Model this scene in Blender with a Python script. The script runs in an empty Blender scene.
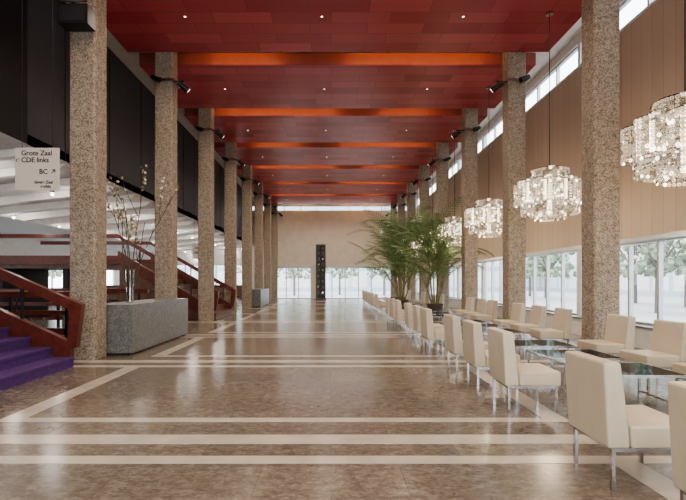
import bpy, math, random
from mathutils import Vector, Matrix
random.seed(7)
sc = bpy.context.scene
COL = bpy.context.collection

# ------------------------------------------------------------------ materials
def newmat(name):
    m = bpy.data.materials.new(name); m.use_nodes = True
    nt = m.node_tree; b = nt.nodes['Principled BSDF']
    return m, nt, b
def pm(name, col, rough=0.5, metal=0.0, emit=None, es=0.0, nvar=0.06, nscale=6.0, bump=0.0, bscale=60):
    m, nt, b = newmat(name)
    b.inputs['Roughness'].default_value = rough
    b.inputs['Metallic'].default_value = metal
    tc = nt.nodes.new('ShaderNodeTexCoord')
    n = nt.nodes.new('ShaderNodeTexNoise'); n.inputs['Scale'].default_value = nscale; n.inputs['Detail'].default_value = 4
    nt.links.new(tc.outputs['Object'], n.inputs['Vector'])
    r = nt.nodes.new('ShaderNodeValToRGB')
    r.color_ramp.elements[0].position = .3; r.color_ramp.elements[1].position = .7
    r.color_ramp.elements[0].color = (*[max(0, c*(1-nvar)) for c in col], 1)
    r.color_ramp.elements[1].color = (*[min(1, c*(1+nvar)) for c in col], 1)
    nt.links.new(n.outputs['Fac'], r.inputs['Fac']); nt.links.new(r.outputs['Color'], b.inputs['Base Color'])
    if emit:
        b.inputs['Emission Color'].default_value = (*emit, 1); b.inputs['Emission Strength'].default_value = es
    if bump > 0:
        n2 = nt.nodes.new('ShaderNodeTexNoise'); n2.inputs['Scale'].default_value = bscale
        nt.links.new(tc.outputs['Object'], n2.inputs['Vector'])
        bp = nt.nodes.new('ShaderNodeBump'); bp.inputs['Strength'].default_value = bump; bp.inputs['Distance'].default_value = .01
        nt.links.new(n2.outputs['Fac'], bp.inputs['Height']); nt.links.new(bp.outputs['Normal'], b.inputs['Normal'])
    return m

M = {}
M['white'] = pm('white_paint', (.80, .79, .77), .6)
M['offwhite'] = pm('offwhite_soffit', (.72, .72, .74), .55)
M['charcoal'] = pm('charcoal_panel', (.075, .078, .088), .55)
M['black'] = pm('black_metal', (.015, .015, .016), .4)
M['greymetal'] = pm('dark_grey_metal', (.13, .13, .125), .5)
M['dark'] = pm('near_black_wall', (.018, .018, .02), .6)
M['chrome'] = pm('chrome', (.62, .62, .63), .14, 1.0, nvar=.02)
M['alu'] = pm('window_aluminium', (.55, .57, .60), .35, .3)
M['leather'] = pm('cream_leather', (.56, .48, .36), .42, nvar=.05, nscale=4, bump=.12, bscale=120)
M['wood'] = pm('mahogany_wood', (.125, .03, .02), .3, nvar=.3, nscale=9)
M['brownwood'] = pm('brown_wood', (.15, .08, .05), .4, nvar=.3, nscale=5)
M['purple'] = pm('purple_carpet', (.09, .038, .165), .95, nvar=.25, nscale=30, bump=.4, bscale=200)
M['farwall'] = pm('beige_plaster', (.66, .61, .52), .6, nscale=2)
M['sign'] = pm('sign_white', (.66, .60, .53), .5, nvar=.01)
M['ink'] = pm('sign_ink', (.01, .01, .01), .6)
M['pot'] = pm('planter_pot', (.10, .075, .06), .5)
M['soil'] = pm('soil', (.04, .025, .018), .9)
M['leaf'] = pm('palm_leaf', (.15, .24, .09), .45, nvar=.5, nscale=3)
M['stem'] = pm('palm_stem', (.20, .18, .07), .6)
M['branch'] = pm('branch_bark', (.10, .06, .035), .8)
M['bloom'] = pm('blossom', (.78, .70, .55), .6, nvar=.1)
M['bud'] = pm('leaf_bud', (.28, .25, .10), .6, nvar=.2)
M['strip'] = pm('warm_light_strip', (.9, .5, .2), .5, emit=(1.0, .50, .22), es=9)
M['lamp'] = pm('downlight_lens', (1, .95, .85), .3, emit=(1.0, .9, .75), es=3)
M['treeleaf'] = pm('tree_foliage', (.30, .35, .26), .8, nvar=.5, nscale=2)
M['bark'] = pm('tree_bark', (.18, .16, .14), .9)
M['paving'] = pm('outdoor_paving', (.42, .42, .42), .8, nscale=1)

def granite(name, c0, c1, sc_, rough=.35):
    m, nt, b = newmat(name); b.inputs['Roughness'].default_value = rough
    tc = nt.nodes.new('ShaderNodeTexCoord')
    v = nt.nodes.new('ShaderNodeTexVoronoi'); v.inputs['Scale'].default_value = sc_
    n = nt.nodes.new('ShaderNodeTexNoise'); n.inputs['Scale'].default_value = sc_*.15; n.inputs['Detail'].default_value = 6
    nt.links.new(tc.outputs['Object'], v.inputs['Vector']); nt.links.new(tc.outputs['Object'], n.inputs['Vector'])
    sep = nt.nodes.new('ShaderNodeSeparateColor'); nt.links.new(v.outputs['Color'], sep.inputs['Color'])
    mx = nt.nodes.new('ShaderNodeMath'); mx.operation = 'ADD'; nt.links.new(sep.outputs[0], mx.inputs[0]); nt.links.new(n.outputs['Fac'], mx.inputs[1])
    h = nt.nodes.new('ShaderNodeMath'); h.operation = 'MULTIPLY'; h.inputs[1].default_value = .5; nt.links.new(mx.outputs[0], h.inputs[0])
    r = nt.nodes.new('ShaderNodeValToRGB'); r.color_ramp.elements[0].position = .2; r.color_ramp.elements[1].position = .8
    r.color_ramp.elements[0].color = (*c0, 1); r.color_ramp.elements[1].color = (*c1, 1)
    nt.links.new(h.outputs[0], r.inputs['Fac']); nt.links.new(r.outputs['Color'], b.inputs['Base Color'])
    bp = nt.nodes.new('ShaderNodeBump'); bp.inputs['Strength'].default_value = .5; bp.inputs['Distance'].default_value = .01
    nt.links.new(v.outputs['Distance'], bp.inputs['Height'])
    return m, nt, b, bp
m, nt, b, bp = granite('exposed_aggregate_concrete', (.13, .10, .07), (.50, .42, .33), 60, .75)
nt.links.new(bp.outputs['Normal'], b.inputs['Normal']); M['agg'] = m
m, nt, b, bp = granite('grey_granite', (.085, .09, .088), (.25, .25, .24), 60, .3); M['granite'] = m

# floor marble: large soft mottling plus fine shell fragments
m, nt, b = newmat('polished_brown_marble')
tc = nt.nodes.new('ShaderNodeTexCoord')
n1 = nt.nodes.new('ShaderNodeTexNoise'); n1.inputs['Scale'].default_value = 9; n1.inputs['Detail'].default_value = 12; n1.inputs['Roughness'].default_value = .85; n1.inputs['Distortion'].default_value = .1
mp = nt.nodes.new('ShaderNodeMapping'); mp.inputs['Scale'].default_value = (1, 1.5, 1)
nt.links.new(tc.outputs['Object'], mp.inputs['Vector']); nt.links.new(mp.outputs['Vector'], n1.inputs['Vector'])
r = nt.nodes.new('ShaderNodeValToRGB'); cr = r.color_ramp
cr.elements[0].position = .34; cr.elements[0].color = (.085, .071, .058, 1)
cr.elements[1].position = .70; cr.elements[1].color = (.34, .30, .25, 1)
e = cr.elements.new(.5); e.color = (.172, .148, .122, 1)
nt.links.new(n1.outputs['Fac'], r.inputs['Fac'])
bk = nt.nodes.new('ShaderNodeTexBrick'); bk.inputs['Scale'].default_value = 1; bk.inputs['Brick Width'].default_value = 1.0; bk.inputs['Row Height'].default_value = .5
bk.inputs['Mortar Size'].default_value = .003; bk.inputs['Color1'].default_value = (.84, .84, .84, 1); bk.inputs['Color2'].default_value = (1.14, 1.11, 1.08, 1); bk.inputs['Mortar'].default_value = (.6, .6, .6, 1)
nt.links.new(tc.outputs['Object'], bk.inputs['Vector'])
mul = nt.nodes.new('ShaderNodeMix'); mul.data_type = 'RGBA'; mul.blend_type = 'MULTIPLY'; mul.inputs['Factor'].default_value = 1
nt.links.new(r.outputs['Color'], mul.inputs['A']); nt.links.new(bk.outputs['Color'], mul.inputs['B'])
v2 = nt.nodes.new('ShaderNodeTexVoronoi'); v2.inputs['Scale'].default_value = 34; nt.links.new(mp.outputs['Vector'], v2.inputs['Vector'])
s2 = nt.nodes.new('ShaderNodeSeparateColor'); nt.links.new(v2.outputs['Color'], s2.inputs['Color'])
r2 = nt.nodes.new('ShaderNodeValToRGB'); r2.color_ramp.elements[0].position = .0; r2.color_ramp.elements[0].color = (.66, .64, .62, 1)
r2.color_ramp.elements[1].position = 1.0; r2.color_ramp.elements[1].color = (1.36, 1.34, 1.3, 1); nt.links.new(s2.outputs[0], r2.inputs['Fac'])
mul2 = nt.nodes.new('ShaderNodeMix'); mul2.data_type = 'RGBA'; mul2.blend_type = 'MULTIPLY'; mul2.inputs['Factor'].default_value = .5
nt.links.new(mul.outputs['Result'], mul2.inputs['A']); nt.links.new(r2.outputs['Color'], mul2.inputs['B'])
nt.links.new(mul2.outputs['Result'], b.inputs['Base Color'])
mr = nt.nodes.new('ShaderNodeMapRange'); mr.inputs['To Min'].default_value = .12; mr.inputs['To Max'].default_value = .28
nt.links.new(n1.outputs['Fac'], mr.inputs['Value']); nt.links.new(mr.outputs['Result'], b.inputs['Roughness'])
M['floor'] = m
M['inlay'] = pm('white_marble_inlay', (.50, .455, .385), .2, nvar=.12, nscale=3)

def brickmat(name, bw, rh, c1, c2, mortar, ms, rough, plane='XY', offs=.5):
    m, nt, b = newmat(name); b.inputs['Roughness'].default_value = rough
    tc = nt.nodes.new('ShaderNodeTexCoord')
    src = tc.outputs['Object']
    if plane != 'XY':
        s = nt.nodes.new('ShaderNodeSeparateXYZ'); c = nt.nodes.new('ShaderNodeCombineXYZ')
        nt.links.new(src, s.inputs[0])
        a, bb = {'YZ': ('Y', 'Z'), 'ZY': ('Z', 'Y'), 'XZ': ('X', 'Z'), 'ZX': ('Z', 'X')}[plane]
        nt.links.new(s.outputs[a], c.inputs[0]); nt.links.new(s.outputs[bb], c.inputs[1]); src = c.outputs[0]
    bk = nt.nodes.new('ShaderNodeTexBrick'); bk.inputs['Scale'].default_value = 1; bk.inputs['Brick Width'].default_value = bw; bk.inputs['Row Height'].default_value = rh
    bk.offset = offs
    bk.inputs['Mortar Size'].default_value = ms; bk.inputs['Mortar Smooth'].default_value = .1
    bk.inputs['Color1'].default_value = (*c1, 1); bk.inputs['Color2'].default_value = (*c2, 1); bk.inputs['Mortar'].default_value = (*mortar, 1)
    nt.links.new(src, bk.inputs['Vector']); nt.links.new(bk.outputs['Color'], b.inputs['Base Color'])
    return m
M['red'] = brickmat('red_acoustic_panel', 1.3, .45, (.36, .035, .052), (.56, .105, .12), (.24, .024, .034), .008, .36, offs=.37)
M['redside'] = pm('red_panel_edge', (.42, .13, .10), .4)
M['tan'] = brickmat('tan_wall_panel', 8.0, .33, (.54, .43, .32), (.60, .48, .365), (.40, .31, .23), .006, .6, 'ZY', 0)
M['facade'] = brickmat('outdoor_facade', 3.0, 3.2, (.60, .60, .60), (.66, .66, .66), (.42, .47, .53), .35, .7, 'YZ', 0)
M['facade2'] = brickmat('outdoor_facade_end', 3.0, 3.2, (.60, .60, .60), (.66, .66, .66), (.42, .47, .53), .35, .7, 'XZ', 0)

def glassmat(name, tint, gl=.04, rough=.02, gz=.5):
    m = bpy.data.materials.new(name); m.use_nodes = True; nt = m.node_tree; nt.nodes.clear()
    o = nt.nodes.new('ShaderNodeOutputMaterial'); t = nt.nodes.new('ShaderNodeBsdfTransparent'); g = nt.nodes.new('ShaderNodeBsdfGlossy')
    t.inputs[0].default_value = (*tint, 1); g.inputs['Roughness'].default_value = rough
    f = nt.nodes.new('ShaderNodeLayerWeight'); f.inputs['Blend'].default_value = .5
    p = nt.nodes.new('ShaderNodeMath'); p.operation = 'POWER'; p.inputs[1].default_value = 4
    a = nt.nodes.new('ShaderNodeMath'); a.operation = 'MULTIPLY_ADD'; a.use_clamp = True; a.inputs[1].default_value = gz; a.inputs[2].default_value = gl
    mx = nt.nodes.new('ShaderNodeMixShader')
    nt.links.new(f.outputs['Facing'], p.inputs[0]); nt.links.new(p.outputs[0], a.inputs[0]); nt.links.new(a.outputs[0], mx.inputs[0])
    nt.links.new(t.outputs[0], mx.inputs[1]); nt.links.new(g.outputs[0], mx.inputs[2]); nt.links.new(mx.outputs[0], o.inputs[0])
    return m
M['glass'] = glassmat('window_glass', (.95, .97, .97), .03, .02, .25)
M['tglass'] = glassmat('smoked_table_glass', (.05, .055, .06), .08, .03, .3)
M['vglass'] = glassmat('vase_glass', (.85, .9, .88), .15)
M['crystal'] = glassmat('chandelier_crystal', (.84, .81, .76), .3, .08)
M['crystal_lit'] = pm('chandelier_crystal_lit', (.34, .30, .25), .2, emit=(1.0, .80, .56), es=.34)  # weak emission stands in for lamplight caught in the crystal
M['crystal_hot'] = pm('chandelier_bulb_and_sparkle', (.8, .76, .68), .2, emit=(1.0, .86, .66), es=2.6)  # inner bulbs, and sparkle put into random beads as emission

# ------------------------------------------------------------------ mesh builder
class MB:
    def __init__(s): s.v = []; s.f = []; s.mi = []; s.mats = []
    def m(s, name):
        if name not in s.mats: s.mats.append(name)
        return s.mats.index(name)
    def add(s, vs, fs, mat):
        o = len(s.v); s.v += [tuple(v) for v in vs]; k = s.m(mat)
        for f in fs: s.f.append([i+o for i in f]); s.mi.append(k)
    def box(s, x0, x1, y0, y1, z0, z1, mat):
        vs = [(x, y, z) for z in (z0, z1) for y in (y0, y1) for x in (x0, x1)]
        s.add(vs, [(0, 2, 3, 1), (4, 5, 7, 6), (0, 1, 5, 4), (2, 6, 7, 3), (0, 4, 6, 2), (1, 3, 7, 5)], mat)
    def prism(s, poly, y0, y1, mat):
        n = len(poly); vs = [(x, y0, z) for x, z in poly]+[(x, y1, z) for x, z in poly]
        fs = [list(range(n)), list(range(2*n-1, n-1, -1))]+[(i, i+n, (i+1) % n+n, (i+1) % n) for i in range(n)]
        s.add(vs, fs, mat)
    def cyl(s, p0, p1, r0, r1=None, n=12, mat='black', caps=True):
        if r1 is None: r1 = r0
        p0 = Vector(p0); p1 = Vector(p1); d = (p1-p0).normalized()
        a = d.orthogonal().normalized(); b = d.cross(a)
        vs = []
        for p, r in ((p0, r0), (p1, r1)):
            for i in range(n):
                t = 2*math.pi*i/n; vs.append(p+a*(r*math.cos(t))+b*(r*math.sin(t)))
        fs = [(i, (i+1) % n, (i+1) % n+n, i+n) for i in range(n)]
        if caps: fs += [list(range(n-1, -1, -1)), list(range(n, 2*n))]
        s.add(vs, fs, mat)
    def ball(s, c, r, mat, n=8, k=5, jit=0):
        c = Vector(c); vs = [c+Vector((0, 0, r))]
        for j in range(1, k):
            ph = math.pi*j/k
            for i in range(n):
                t = 2*math.pi*i/n; rr = r*(1+random.uniform(-jit, jit))
                vs.append(c+Vector((rr*math.sin(ph)*math.cos(t), rr*math.sin(ph)*math.sin(t), rr*math.cos(ph))))
        vs.append(c-Vector((0, 0, r))); fs = []
        for i in range(n): fs.append((0, 1+i, 1+(i+1) % n))
        for j in range(k-2):
            for i in range(n):
                a = 1+j*n+i; b = 1+j*n+(i+1) % n; fs.append((a, a+n, b+n, b))
        l = len(vs)-1; o = 1+(k-2)*n
        for i in range(n): fs.append((o+i, l, o+(i+1) % n))
        s.add(vs, fs, mat)
    def lathe(s, prof, c, mat, n=24):
        vs = []
        for r, z in prof:
            for i in range(n):
                t = 2*math.pi*i/n; vs.append((c[0]+r*math.cos(t), c[1]+r*math.sin(t), c[2]+z))
        fs = []
        for j in range(len(prof)-1):
            for i in range(n): fs.append((j*n+i, j*n+(i+1) % n, (j+1)*n+(i+1) % n, (j+1)*n+i))
        s.add(vs, fs, mat)
    def mesh(s, name):
        me = bpy.data.meshes.new(name); me.from_pydata(s.v, [], s.f)
        for k in s.mats: me.materials.append(M[k])
        me.polygons.foreach_set('material_index', s.mi); me.update()
        import bmesh
        bm = bmesh.new(); bm.from_mesh(me); bmesh.ops.recalc_face_normals(bm, faces=bm.faces); bm.to_mesh(me); bm.free()
        return me
    def obj(s, name, loc=(0, 0, 0), smooth=False):
        return place(s.mesh(name), name, loc, smooth=smooth)
def place(me, name, loc=(0, 0, 0), rz=0, parent=None, smooth=False, sc_=1):
    o = bpy.data.objects.new(name, me); o.location = loc; o.rotation_euler[2] = rz; o.scale = (sc_,)*3; COL.objects.link(o)
    if parent: o.parent = parent
    if smooth:
        for p in me.polygons: p.use_smooth = True
    return o
def empty(name, loc=(0, 0, 0), rz=0):
    o = bpy.data.objects.new(name, None); o.location = loc; o.rotation_euler[2] = rz; COL.objects.link(o); return o

S = 3.97; Y0 = 8.2; HC = 7.15
XR = 6.4; XL = -6.1; XLL = -16; YB = -4.0; YF = 37.0; TOP = 7.75
# ------------------------------------------------------------------ shell
b_ = MB(); b_.box(XLL-.2, XR+.2, YB-.2, YF+.2, -.2, 0, 'floor'); b_.obj('floor')
b_ = MB()
for k in range(-2, 8):
    y = 4.6+S*k
    if y+3 > YF: break
    if y > YB+1:
        b_.box(-3.22, 2.3, y, y+.13, -.01, .003, 'inlay'); b_.box(-3.22, 2.3, y+2.92, y+3.07, -.01, .003, 'inlay')
        b_.box(-3.22, -3.0, y+.13, y+2.92, -.01, .003, 'inlay'); b_.box(2.08, 2.3, y+.13, y+2.92, -.01, .003, 'inlay')
    if y-.62 > YB+.5: b_.box(-7, 6.1, y-.62, y-.39, -.01, .003, 'inlay')
    b_.box(-7, -3.22, y+2.92, y+3.07, -.01, .003, 'inlay'); b_.box(2.3, 6.1, y+2.92, y+3.07, -.01, .003, 'inlay')
b_.obj('floor_stripe_inlay')
b_ = MB(); b_.box(XL, XR+.2, YB-.2, YF+.2, TOP, TOP+.2, 'white'); b_.obj('ceiling')
b_ = MB()
b_.prism([(XL, 4.1), (XL, 4.3), (XLL-.2, 3.8), (XLL-.2, 3.6), (-11, 3.6)], YB, YF, 'offwhite')
y = YB+.6
while y < YF-.5:
    b_.prism([(XL-.02, 4.09), (XL-.25, 3.92), (-10.5, 3.42), (-11.5, 3.6), (-10.9, 3.62)], y, y+.22, 'white'); y += 1.32
b_.obj('ceiling_soffit')
b_ = MB(); b_.box(XL-.12, XL, 9.6, YF, 4.1, TOP, 'charcoal'); b_.box(XL-.12, XL+.03, YB, 9.6, 4.1, TOP, 'dark')
for k in range(12):
    b_.box(XL, XL+.012, 11+2.2*k, 11.02+2.2*k, 4.1, TOP-.02, 'dark')
b_.obj('wall_left_upper')

SILL = .45; HEAD = 2.18; C0 = 6.9; C1 = 7.5
b_ = MB()
b_.box(XR, XR+.2, YB, YF, 0, SILL, 'white'); b_.box(XR-.22, XR, YB, YF, .0, SILL-.03, 'white'); b_.box(XR-.26, XR+.1, YB, YF, SILL-.03, SILL, 'granite')
b_.box(XR, XR+.2, YB, YF, HEAD, C0, 'tan')
b_.box(XR-.03, XR, YB, YF, HEAD-.02, HEAD+.08, 'alu'); b_.box(XR-.02, XR, YB, YF, C0-.05, C0, 'white')
b_.box(XR, XR+.2, YB, YF, C1, TOP, 'white')
ys = [Y0+.22+S*k for k in range(-3, 8)]
for y in ys:
    if y-.12 > YB: b_.box(XR, XR+.2, y-.12, y+.12, SILL, HEAD, 'white'); b_.box(XR, XR+.2, y-.06, y+.06, C0, C1, 'white')
b_.box(XR, XR+.2, YB-.2, YB, 0, TOP, 'white'); b_.box(XR, XR+.2, YF, YF+.2, 0, TOP, 'white')
b_.obj('wall_right')
wn = {'window': 0, 'door': 0}
def window(axis, pos, a0, a1, z0, z1, n, prefix='window', split=None, fw=.05):
    wn[prefix] += 1; w = MB(); t0, t1 = pos, pos+.09
    def bx(u0, u1, z0_, z1_, mat, d0=t0, d1=t1):
        if axis == 'x': w.box(d0, d1, u0, u1, z0_, z1_, mat)
        else: w.box(u0, u1, d0, d1, z0_, z1_, mat)
    bx(a0, a1, z0, z0+fw, 'alu'); bx(a0, a1, z1-fw, z1, 'alu')
    for i in range(n+1):
        u = a0+(a1-a0)*i/n; u0 = max(a0, u-fw*.6); u1 = min(a1, u+fw*.6); bx(u0, u1, z0+fw, z1-fw, 'alu')
    if split: bx(a0, a1, split-.025, split+.025, 'alu', t0+.01, t1-.01)
    if prefix == 'door':
        for i in range(n):
            u = a0+(a1-a0)*(i+.85)/n; bx(u, u+.03, 1.0, 1.35, 'chrome', t0-.05, t0-.02)
            bx(u, u+.03, 1.0, 1.03, 'chrome', t0-.05, t0+.01); bx(u, u+.03, 1.32, 1.35, 'chrome', t0-.05, t0+.01)
    a, c, d, e = a0+.02, a1-.02, z0+.02, z1-.02; q = t0+.045
    w.add([(q, a, d), (q, c, d), (q, c, e), (q, a, e)] if axis == 'x' else [(a, q, d), (c, q, d), (c, q, e), (a, q, e)], [(0, 1, 2, 3)], 'glass')
    return w.obj('%s_%d' % (prefix, wn[prefix]))
edges = [YB]+[v for y in ys if y-.12 > YB for v in (y-.12, y+.12)]+[YF]
for i in range(0, len(edges), 2):
    a, c = edges[i], edges[i+1]
    if c-a < .4: continue
    n = max(1, round((c-a)/.95)); window('x', XR+.05, a, c, SILL, HEAD, n)
edges = [YB]+[v for y in ys if y-.12 > YB for v in (y-.06, y+.06)]+[YF]
for i in range(0, len(edges), 2):
    a, c = edges[i], edges[i+1]
    if c-a < .4: continue
    n = max(1, round((c-a)/1.3)); window('x', XR+.05, a, c, C0, C1, n)
# far wall
b_ = MB(); DH = 2.4
b_.box(XL, XR, YF, YF+.2, DH, 6.75, 'farwall'); b_.box(XL, XR, YF, YF+.2, 7.15, TOP, 'white')
b_.box(XL, -4.4, YF, YF+.2, 0, DH, 'farwall'); b_.box(5.2, XR, YF, YF+.2, 0, DH, 'farwall')
b_.box(-1.55, -.95, YF, YF+.2, 0, DH, 'farwall')
b_.box(XLL, XL, YF, YF+.2, 0, 1.0, 'brownwood'); b_.box(XLL, XL, YF, YF+.2, 2.6, 3.75, 'white'); b_.box(XLL-.2, XLL, YF, YF+.2, 0, 3.6, 'white')
b_.box(XL-.4, XL, YF, YF+.2, 1.0, 2.6, 'farwall'); b_.box(-4.4, 5.2, YF-.03, YF, DH, DH+.1, 'alu')
b_.obj('wall_far')
window('y', YF+.04, -4.4, -1.55, 0, DH, 3, 'door'); window('y', YF+.04, -.95, 5.2, 0, DH, 6, 'door')
window('y', YF+.04, XL, XR, 6.75, 7.15, 10); window('y', YF+.04, XLL, XL-.4, 1.0, 2.6, 8)
b_ = MB()
b_.box(XLL-.2, XLL, YB-.2, YF, 0, .9, 'brownwood'); b_.box(XLL-.2, XLL, YB-.2, YF, 2.5, 3.6, 'white')
for k in range(7): b_.box(XLL-.2, XLL, YB+6.6*k, min(YF, YB+6.6*k+1.2), .9, 2.5, 'white')
b_.obj('wall_left')
for k in range(6):
    window('x', XLL-.12, YB+6.6*k+1.2, YB+6.6*(k+1), .9, 2.5, 4)
b_ = MB()
b_.box(XL, XR, YB-.2, YB, 3.2, 5.0, 'farwall'); b_.box(XL, XR, YB-.2, YB, 7.2, TOP, 'white')
b_.box(XL-.3, XL, YB-.2, YB, 0, TOP, 'farwall'); b_.box(XLL, XL-.3, YB-.2, YB, 0, 4.2, 'brownwood'); b_.obj('wall_back')
window('y', YB-.13, XL, XR, 0, 3.2, 10); window('y', YB-.13, XL, XR, 5.0, 7.2, 8)

# ------------------------------------------------------------------ ceiling rafts
b_ = MB()
for k in range(-3, 7):
    y0 = Y0+.72+S*k; y1 = Y0+S*(k+1); y0 = max(y0, YB+.1)
    b_.box(-5.15, 5.5, y0+.01, y1-.01, HC, HC+.02, 'red'); b_.box(-5.15, 5.5, y0, y1, HC+.02, HC+.33, 'redside')
    for xx in (-4.2, -1.4, 1.6, 4.4):
        for yy in (y0+.5, y1-.5): b_.cyl((xx, yy, HC+.33), (xx, yy, TOP), .02, n=6, mat='black')
b_.obj('ceiling_raft_panels')
b_ = MB()
for k in range(-2, 8):
    y = Y0+S*k
    for a, c in ((-3.3, -1.4), (.4, 4.2)) if k % 2 else ((-3.9, .3), (1.7, 3.6)):
        b_.box(a, c, y+.06, y+.10, HC+.2, HC+.26, 'strip'); b_.box(a, c, y, y+.06, HC+.16, HC+.3, 'black')
b_.obj('cove_light_strip')
b_ = MB(); dl = []
for k in range(-3, 7):
    y0 = Y0+.72+S*k; yc = y0+1.6
    for xx in (-3.2, -.2, 2.9):
        b_.cyl((xx, yc, HC-.008), (xx, yc, HC+.005), .05, n=16, mat='redside'); b_.cyl((xx, yc, HC-.010), (xx, yc, HC-.006), .024, n=16, mat='lamp'); dl.append((xx, yc))
b_.obj('recessed_downlights')
def light(kind, name, loc, e, col, parent=None, **kw):
    l = bpy.data.lights.new(name, kind); l.energy = e; l.color = col
    for a, v in kw.items(): setattr(l, a, v)
    o = bpy.data.objects.new(name, l); o.location = loc; COL.objects.link(o)
    return o
for i, (xx, yc) in enumerate(dl):
    if yc > 36: continue
    light('SPOT', 'downlight_lamp', (xx, yc, HC-.04), 190, (1, .86, .70), spot_size=2.6, spot_blend=.9, shadow_soft_size=.16)
b_ = MB()  # pendants added in place of downlights, to whiten the soffit
for k in range(0, 16):
    for xx in (-7.6, -10.4):
        y = YB+1.25+1.32*2*k
        if y > YF: break
        z = 4.1-(abs(xx)-6.1)*.5/4.9 if xx > -11 else 3.6
        b_.cyl((xx, y, z-.14), (xx, y, z+.02), .012, n=8, mat='black'); b_.cyl((xx, y, z-.18), (xx, y, z-.14), .05, n=12, mat='black')
        b_.ball((xx, y, z-.22), .05, 'lamp', 12, 8)
        light('POINT', 'soffit_fill_lamp', (xx, y, z-.45), 15, (1, .92, .84), shadow_soft_size=.12)  # added fill light, hung low so it reaches the soffit ribs
b_.obj('soffit_fill_pendants')

# ------------------------------------------------------------------ columns
def colmesh():
    c = MB(); w = .45; ch = .03; p = [(ch, 0), (w-ch, 0), (w, ch), (w, w-ch), (w-ch, w), (ch, w), (0, w-ch), (0, ch)]
    vs = [(x, y, z) for z in (0, TOP) for x, y in p]; n = 8
    c.add(vs, [list(range(n-1, -1, -1)), list(range(n, 2*n))]+[(i, (i+1) % n, (i+1) % n+n, i+n) for i in range(n)], 'agg')
    return c.mesh('concrete_column')
cm = colmesh()
def spotmesh(side):
    s = MB(); z = 6.45
    for a in ((-.03, .48, -.03, 0), (-.03, .48, .45, .48), (-.03, 0, 0, .45), (.45, .48, 0, .45)): s.box(a[0], a[1], a[2], a[3], z-.03, z+.03, 'chrome')
    xo = .48 if side > 0 else -.03
    s.cyl((xo, .1, z), (xo+side*.24, .1, z), .018, n=8, mat='black')
    s.cyl((xo+side*.2, .1, z+.02), (xo+side*.2, .1, z-.12), .016, n=8, mat='black')
    s.cyl((xo+side*.10, .05, z-.04), (xo+side*.32, .20, z-.2), .06, .08, n=14, mat='black')
    s.cyl((xo+side*.316, .197, z-.197), (xo+side*.322, .202, z-.202), .068, n=14, mat='lamp')
    xi = .10 if side > 0 else .35
    s.cyl((xi, -.03, z), (xi, -.14, z), .016, n=8, mat='black')
    s.cyl((xi-side*.12, -.12, z+.03), (xi+side*.10, -.16, z-.07), .055, .07, n=14, mat='black')
    return s.mesh('spotlight_fixture')
sl = spotmesh(1); sr = spotmesh(-1)
for k in range(-2, 8):
    y = Y0+S*k
    place(cm, 'concrete_column', (-4.48, y, 0)); place(cm, 'concrete_column', (4.5, y, 0))
    if k >= 1: place(sl, 'spotlight_fixture', (-4.48, y, 0)); place(sr, 'spotlight_fixture', (4.5, y, 0))
b_ = MB(); b_.box(-.02, .47, -.3, -.02, 5.6, 5.92, 'black'); b_.box(.02, .43, -.31, -.3, 5.64, 5.88, 'dark'); b_.box(.15, .3, -.02, .0, 5.7, 5.82, 'chrome')
b_.box(-.02, .47, -.32, -.29, 5.94, 5.97, 'chrome'); b_.box(.2, .25, -.3, .0, 5.92, 5.97, 'black')
b_.obj('wall_speaker', (-4.48, Y0, 0))

# ------------------------------------------------------------------ chairs & tables
def bev(o, w, seg=3):
    m = o.modifiers.new('bevel', 'BEVEL'); m.width = w; m.segments = seg; m.limit_method = 'ANGLE'
c = MB(); W = .27
c.prism([(0.02, .28), (.16, .28), (.15, .43), (.10, .83), (-.01, .83), (.0, .6)], -W, W, 'leather')
backm = c.mesh('backrest')
c = MB(); c.prism([(.165, .28), (.58, .28), (.58, .43), (.155, .425)], -W, W, 'leather'); seatm = c.mesh('seat_cushion')
c = MB()
for yy in (-W+.02, W-.045):
    for xx in (.05, .53): c.box(xx, xx+.025, yy, yy+.025, 0, .26, 'chrome')
    c.box(.05, .555, yy, yy+.025, .255, .28, 'chrome')
for xx in (.05, .53): c.box(xx, xx+.025, -W+.045, W-.045, .255, .28, 'chrome')
legm = c.mesh('chrome_frame')
for me in (backm, seatm):
    for p in me.polygons: p.use_smooth = True
def chair(x, y, rz):
    e = empty('lounge_chair', (x, y, 0), rz)
    for me, nm in ((backm, 'backrest'), (seatm, 'seat_cushion'), (legm, 'chrome_frame')):
        o = place(me, nm, parent=e)
        if nm != 'chrome_frame':
            bev(o, .018); wn_ = o.modifiers.new('wn', 'WEIGHTED_NORMAL')
c = MB(); c.add([(-.44, -.38, .41), (.44, -.38, .41), (.44, .38, .41), (-.44, .38, .41)], [(0, 1, 2, 3)], 'tglass')
for a in ((-.445, .445, -.39, -.375), (-.445, .445, .375, .39), (-.445, -.43, -.375, .375), (.43, .445, -.375, .375)): c.box(a[0], a[1], a[2], a[3], .385, .413, 'chrome')
for sx in (-1, 1):
    for sy in (-1, 1): c.box(sx*.42-.0125, sx*.42+.0125, sy*.36-.0125, sy*.36+.0125, 0, .39, 'chrome')
    c.box(sx*.42-.01, sx*.42+.01, -.36, .36, .08, .1, 'chrome')
tabm = c.mesh('glass_coffee_table')
for g in range(-1, 7):
    for j in range(3):
        y = 3.59-1.07*j+S*g-.27
        if y < .9 : continue
        if g == 4 and j != 0: continue
        jit = lambda a: random.uniform(-a, a)
        chair(1.77+jit(.02), y+jit(.02), jit(.03))
        if abs(y-21.7) < .9 or abs(y-25.8) < .9: continue
        chair(4.47+jit(.03), y+jit(.03), math.pi+jit(.05))
        place(tabm, 'glass_coffee_table', (3.12+jit(.03), y+jit(.03), 0), jit(.02))

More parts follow.
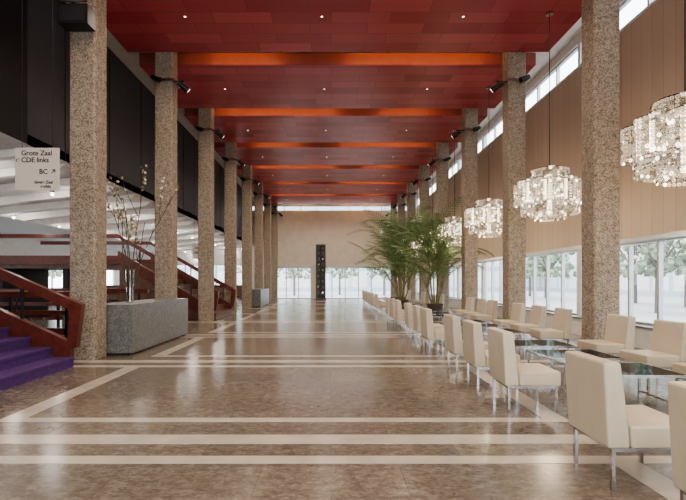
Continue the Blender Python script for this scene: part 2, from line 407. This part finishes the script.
# ------------------------------------------------------------------ chandeliers
c = MB()
def module(cx, cy, r, zt, zb, p=.060):
    n = max(8, int(2*math.pi*r/p)); rows = int(round((zt-zb)/p)); k_ = p/.082
    c.cyl((cx, cy, zt-.005), (cx, cy, zt+.008), r*.98, n=20, mat='chrome')
    for i in range(n):
        t = 2*math.pi*i/n; px = cx+r*math.cos(t); py = cy+r*math.sin(t)
        nx = Vector((math.cos(t), math.sin(t), 0)); tx = Vector((-math.sin(t), math.cos(t), 0)); up = Vector((0, 0, 1))
        for j in range(rows):
            z = zt-.035-j*p; cc = Vector((px, py, z)); q = random.random()
            mat = 'crystal' if q < .45 else ('crystal_lit' if q < .92 else 'crystal_hot')  # lit and hot beads emit: painted sparkle, the beads are no lamps
            an = [math.pi/3*k+math.pi/6 for k in range(6)]
            vs = []
            for R, o in ((.039*k_, 0), (.030*k_, .010), (.016*k_, 0), (.030*k_, -.010)):
                vs += [cc+tx*(R*math.cos(a))+up*(R*math.sin(a))+nx*o for a in an]
            fs = [(l*6+k, l*6+(k+1) % 6, ((l+1) % 4)*6+(k+1) % 6, ((l+1) % 4)*6+k) for l in range(4) for k in range(6)]
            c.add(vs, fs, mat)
module(0, 0, .38, 0, -.33)
for i in range(8):
    t = 2*math.pi*i/8+.2; module(.52*math.cos(t), .52*math.sin(t), .21, -.27, -.76)
module(0, 0, .58, -.73, -.97)
module(0, 0, .32, -.9, -1.1)
for i in range(8):
    t = 2*math.pi*i/8+.2; c.cyl((.52*math.cos(t), .52*math.sin(t), -.3), (.52*math.cos(t), .52*math.sin(t), -.7), .03, n=8, mat='crystal_hot')
    c.cyl((0, 0, -.28), (.52*math.cos(t), .52*math.sin(t), -.28), .012, n=6, mat='chrome')
c.cyl((0, 0, -.1), (0, 0, -.95), .05, n=10, mat='crystal_hot')
c.cyl((0, 0, 0), (0, 0, HC-3.75), .009, n=8, mat='black'); c.cyl((0, 0, HC-3.75-.05), (0, 0, HC-3.75), .08, n=16, mat='chrome')
chm = c.mesh('crystal_chandelier')
for k in range(-1, 7):
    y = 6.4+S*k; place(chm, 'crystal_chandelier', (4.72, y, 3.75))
    light('POINT', 'chandelier_lamp', (4.72, y, 2.5), 26, (1, .82, .60), shadow_soft_size=.2)

# ------------------------------------------------------------------ granite planter blocks, vase
def block(y0, y1):
    b = MB(); b.box(-4.35, -3.6, y0, y1, .04, .92, 'granite'); b.box(-4.3, -3.65, y0+.05, y1-.05, 0, .04, 'black')
    b.obj('granite_counter')
block(Y0+.5, Y0+S-.08); block(Y0+4*S+.5, Y0+5*S-.1)
def vase(x, y, z, s=1.0, seed=1):
    random.seed(seed); v = MB()
    v.lathe([(0, 0), (.07, 0), (.075, .02), (.07, .3), (.085, .62), (.095, .66), (.088, .655), (.064, .3), (.06, .03), (0, .03)], (0, 0, 0), 'vglass')
    def br(p, d, L, r, depth):
        n = 8
        for i in range(n):
            d = (d+Vector((random.uniform(-.2, .2), random.uniform(-.2, .2), random.uniform(-.03, .08)))*.6).normalized()
            q = p+d*(L/n); v.cyl(p, q, r*(1-i/n*.5), r*(1-(i+1)/n*.5), n=5, mat='branch'); p = q
            if depth and i > 2 and random.random() < .6:
                br(p, (d+Vector((random.uniform(-1, 1), random.uniform(-1, 1), random.uniform(-.1, .5)))*.6).normalized(), L*.3, r*.55, depth-1)
            if (i > 3 or not depth) and random.random() < .3:
                v.ball(p+Vector([random.uniform(-.03, .03) for _ in range(3)]), random.uniform(.014, .030), 'bloom' if random.random() < .55 else 'bud', 6, 4, .2)
    for i in range(7):
        a = 2*math.pi*i/7; br(Vector((.02*math.cos(a), .02*math.sin(a), .05)), Vector((.20*math.cos(a)+.06, .13*math.sin(a)+.04, 1)).normalized(), (1.6, 2.3, 1.8, 2.1, 1.4, 1.9, 2.2)[i]*s, .012, 2)
    v.obj('vase_with_branches', (x, y, z))
vase(-4.02, 9.6, .92, 1.0, 12)
random.seed(11)

# ------------------------------------------------------------------ stairs
def stair(y0, y1, slope, N, name, mat='purple'):
    b = MB(); run = .34; rise = run*slope; x0 = -4.05
    for i in range(N):
        b.box(x0-run*N, x0-run*i, y0, y1, rise*i, rise*(i+1), mat)
        b.box(x0-run*i-.04, x0-run*i+.02, y0, y1, rise*(i+1)-.035, rise*(i+1)+.003, mat)
    b.box(-12.0, x0-run*N, y0, y1, rise*N-.25, rise*N, mat)
    for xx in (-11.8, -9.5): b.box(xx, xx+.2, y0+.1, y1-.1, 0, rise*N-.25, 'dark')
    for ya in (y1+.005, y0-.125):
        yb = ya+.12; xe = x0-run*N
        f = lambda x, z: z+(x0-x)*slope
        b.prism([(-3.95, .82), (-3.93, .98), (xe, f(xe, .95)), (xe, f(xe, .81))][::-1], ya, yb, 'wood')
        b.prism([(-4.28, 0), (-4.12, 0), (-4.10, .34), (-4.1, .38), (xe, f(xe, .36)), (xe, f(xe, -.05))][::-1], ya, yb, 'wood')
        b.prism([(-4.16, .3), (-4.02, .3), (-3.94, .86), (-4.12, .92)], ya+.002, yb-.002, 'wood')
        xx = -4.9
        while xx > xe:
            b.box(xx-.02, xx+.02, ya+.04, yb-.04, f(xx, .3), f(xx, .86), 'black'); xx -= .9
        b.box(-12, xe, ya, yb, f(xe, .81), f(xe, .95), 'wood'); b.box(-12, xe, ya, yb, f(xe, -.1), f(xe, .2), 'wood')
    b.obj(name)
stair(4.85, 7.55, .46, 11, 'staircase'); stair(Y0+2*S+.75, Y0+3*S-.3, .6, 10, 'staircase', 'brownwood')

def balus(x0, x1, y, name='wooden_balustrade'):
    b = MB(); b.box(x0, x1, y-.06, y+.06, 1.0, 1.12, 'wood'); b.box(x0, x1, y-.03, y+.03, .62, .72, 'wood'); b.box(x0, x1, y-.03, y+.03, .2, .34, 'wood')
    xx = x0+.1
    while xx < x1: b.box(xx, xx+.06, y-.03, y+.03, 0, 1.0, 'black'); xx += 1.2
    b.obj(name)
balus(-13, -5.4, 14.2); balus(-13, -5.6, 10.3); balus(-14, -5.4, 26.0)
c = MB(); c.cyl((0, 0, 1.05), (0, 0, 1.09), .38, n=24, mat='brownwood'); c.cyl((0, 0, .02), (0, 0, 1.05), .035, n=12, mat='chrome'); c.cyl((0, 0, 0), (0, 0, .02), .25, n=20, mat='black')
bt = c.mesh('bar_table')
c = MB(); c.cyl((0, 0, .42), (0, 0, .5), .22, n=20, mat='black'); c.cyl((0, 0, .02), (0, 0, .42), .03, n=10, mat='chrome'); c.cyl((0, 0, 0), (0, 0, .02), .2, n=20, mat='black')
st = c.mesh('round_stool')
for x, y in ((-6.8, 12.2), (-8.4, 12.6), (-5.6, 15.4), (-7.6, 15.4), (-6.6, 22), (-8.2, 23.4), (-9.5, 22.2), (-6.2, 28.2), (-8, 30), (-10, 29), (-13.5, 17.5), (-13.5, 22)):
    place(bt, 'bar_table', (x, y, 0)); place(st, 'round_stool', (x+.7, y-.3, 0)); place(st, 'round_stool', (x-.65, y+.25, 0))

# ------------------------------------------------------------------ hanging signs
def text(parent, body, size, x, z, y=-.012):
    cu = bpy.data.curves.new('sign_text', 'FONT'); cu.body = body; cu.size = size; cu.materials.append(M['ink']); cu.extrude = .001; cu.offset = .0016
    o = bpy.data.objects.new('lettering', cu); COL.objects.link(o); o.parent = parent; o.location = (x, y, z); o.rotation_euler = (math.pi/2, 0, 0)
def sign(x, y, z0, w, h, top, lines, name='hanging_sign'):
    e = empty(name, (x, y, z0)); b = MB(); b.box(0, w, -.01, .01, 0, h, 'sign')
    for xx in (w*.15, w*.85): b.cyl((xx, 0, h), (xx, 0, top-z0), .004, n=6, mat='black')
    place(b.mesh('panel'), 'panel', parent=e)
    for t, s, xx, zz in lines: text(e, t, s, xx, zz)
sign(-4.6, 7.0, 2.67, .64, .62, TOP, [('Grote Zaal', .10, .09, .51), ('CDE links', .10, .09, .41), ('\u2196', .09, .01, .41), ('BC', .1, .35, .24), ('\u2197', .1, .52, .25), ('Grote Zaal', .06, .28, .10), ('rechts', .06, .37, .04)])
sign(-4.75, Y0+2*S+.3, 1.35+.75, .42, .52, TOP, [('Zaal', .1, .06, .36), ('AB', .12, .06, .18)])

# ------------------------------------------------------------------ palms
def palm(x, y, s, seed, nst=5, nf=6):
    random.seed(seed); p = MB()
    p.lathe([(0, 0), (.22, 0), (.3, .45), (.31, .5), (.27, .5), (.26, .44), (0, .44)], (0, 0, 0), 'pot'); p.cyl((0, 0, .4), (0, 0, .445), .262, n=20, mat='soil')
    for k in range(nst):
        a0 = 2*math.pi*k/nst+random.uniform(-.4, .4); q = Vector((.1*math.cos(a0), .1*math.sin(a0), .42)); hgt = (.35+1.5*((k*2) % nst)/nst+random.uniform(0, .2))*s
        tip = q+Vector((.2*math.cos(a0), .2*math.sin(a0), hgt)); p.cyl(q, tip, .035, .022, n=7, mat='stem')
        for fi in range(nf):
            a = fi*2.4+random.uniform(-.3, .3)+k; L = random.uniform(1.3, 2.2)*s; el = math.radians(random.uniform(52, 88)); bend = random.uniform(.8, 2.0)
            pt = tip.copy(); n = 22; h = Vector((math.cos(a), math.sin(a), 0)); sd = Vector((-math.sin(a), math.cos(a), 0))
            for i in range(n):
                t = i/n; ang = el-bend*t**1.4; d = h*math.cos(ang)+Vector((0, 0, math.sin(ang))); q2 = pt+d*(L/n)
                p.cyl(pt, q2, .014*(1-t)+.005, n=4, mat='stem', caps=False)
                if t > .2:
                    ll = .42*s*math.sin(math.pi*min(1, (t-.1)/.95))**.6+.05
                    for sg in (-1, 1):
                        ld = (sd*sg*.75+d*.75+Vector((0, 0, .15))).normalized(); m1 = pt+ld*ll*.45; m2 = m1+(ld+Vector((0, 0, -.55))).normalized()*ll*.55
                        wv = d*.024
                        p.add([pt-wv*.4, pt+wv*.4, m1+wv, m2, m1-wv], [(0, 1, 2, 4), (4, 2, 3)], 'leaf')
                pt = q2
    p.obj('potted_palm', (x, y, 0))
palm(3.9, 18.0, 1.25, 2, 6, 7); palm(3.2, 21.7, 1.45, 4, 6, 7); palm(3.7, 25.8, 1.45, 8, 5, 7)
random.seed(5)

# ------------------------------------------------------------------ exhibition tower near far wall
b = MB()
for sx in (-.33, .33):
    for sy in (-.2, .2): b.box(sx-.03, sx+.03, sy-.03, sy+.03, 0, 4.0, 'greymetal')
b.box(-.4, .4, -.26, .26, 0, .08, 'greymetal'); b.box(-.36, .36, -.23, .23, 3.95, 4.02, 'greymetal')
b.box(-.3, .3, .12, .16, .08, 3.95, 'greymetal')
for i in range(9):
    z = .35+i*.41; b.box(-.3, .3, -.17, .12, z-.02, z, 'greymetal')
    for dx in (-.15, .13): b.lathe([(0, 0), (.05, 0), (.1, .1), (.08, .24), (.03, .28), (0, .28)], (dx, -.03, z), 'chrome' if (i+(dx > 0)) % 2 else 'granite', 12)
b.obj('display_tower', (-.75, 35.2, 0))

# ------------------------------------------------------------------ exterior
b = MB(); b.box(-60, 80, -50, 110, -.5, -.25, 'paving'); b.obj('outdoor_ground')
b = MB(); b.box(34, 44, -40, 90, -.25, 14, 'facade'); b.obj('street_building')
b = MB(); b.box(-30, 30, 75, 85, -.25, 13, 'facade2'); b.obj('street_building')
def treemesh(seed):
    random.seed(seed); t = MB(); t.cyl((0, 0, 0), (0, 0, 2.6), .14, .09, n=9, mat='bark')
    for i in range(6):
        a = i*1.05; t.cyl((0, 0, 2.2), (1.3*math.cos(a), 1.3*math.sin(a), 4.2), .06, .03, n=6, mat='bark')
    for i in range(170):
        a = random.uniform(0, 6.28); r = 2.1*math.sqrt(random.random()); z = random.uniform(2.0, 6.2)
        t.ball((r*math.cos(a), r*math.sin(a), z), random.uniform(.10, .28), 'treeleaf', 7, 5, .35)
    return t.mesh('street_tree')
tms = [treemesh(1), treemesh(2)]
random.seed(9)
for i in range(11): place(tms[i % 2], 'street_tree', (18+random.uniform(-2, 6), -2+5.2*i, -.25), random.uniform(0, 6))
for i in range(5): place(tms[i % 2], 'street_tree', (-9+5*i, 54+random.uniform(-2, 3), -.25), random.uniform(0, 6))
for i in range(6): place(tms[i % 2], 'street_tree', (-24+random.uniform(-2, 1), 4+7*i, -.25), random.uniform(0, 6))

# ------------------------------------------------------------------ world, camera
w = bpy.data.worlds.new('World'); sc.world = w; w.use_nodes = True
bg = w.node_tree.nodes['Background']
tc = w.node_tree.nodes.new('ShaderNodeTexCoord'); sp = w.node_tree.nodes.new('ShaderNodeSeparateXYZ'); rp = w.node_tree.nodes.new('ShaderNodeValToRGB')
w.node_tree.links.new(tc.outputs['Generated'], sp.inputs[0]); w.node_tree.links.new(sp.outputs['Z'], rp.inputs['Fac']); w.node_tree.links.new(rp.outputs['Color'], bg.inputs['Color'])
rp.color_ramp.elements[0].color = (.93, .96, 1.0, 1); rp.color_ramp.elements[1].color = (.86, .92, 1.0, 1)
bg.inputs['Strength'].default_value = 4.2

cam = bpy.data.cameras.new('camera'); co = bpy.data.objects.new('camera', cam); COL.objects.link(co)
co.location = (0, 0, 1.35); co.rotation_euler = (math.pi/2, 0, 0)
cam.sensor_width = 36; cam.lens = 480/686*36; cam.shift_x = 12/686; cam.shift_y = 31/686; cam.clip_end = 300
sc.camera = co
sc.view_settings.view_transform = 'AgX'; sc.view_settings.look = 'AgX - Medium High Contrast'; sc.view_settings.exposure = 0.5
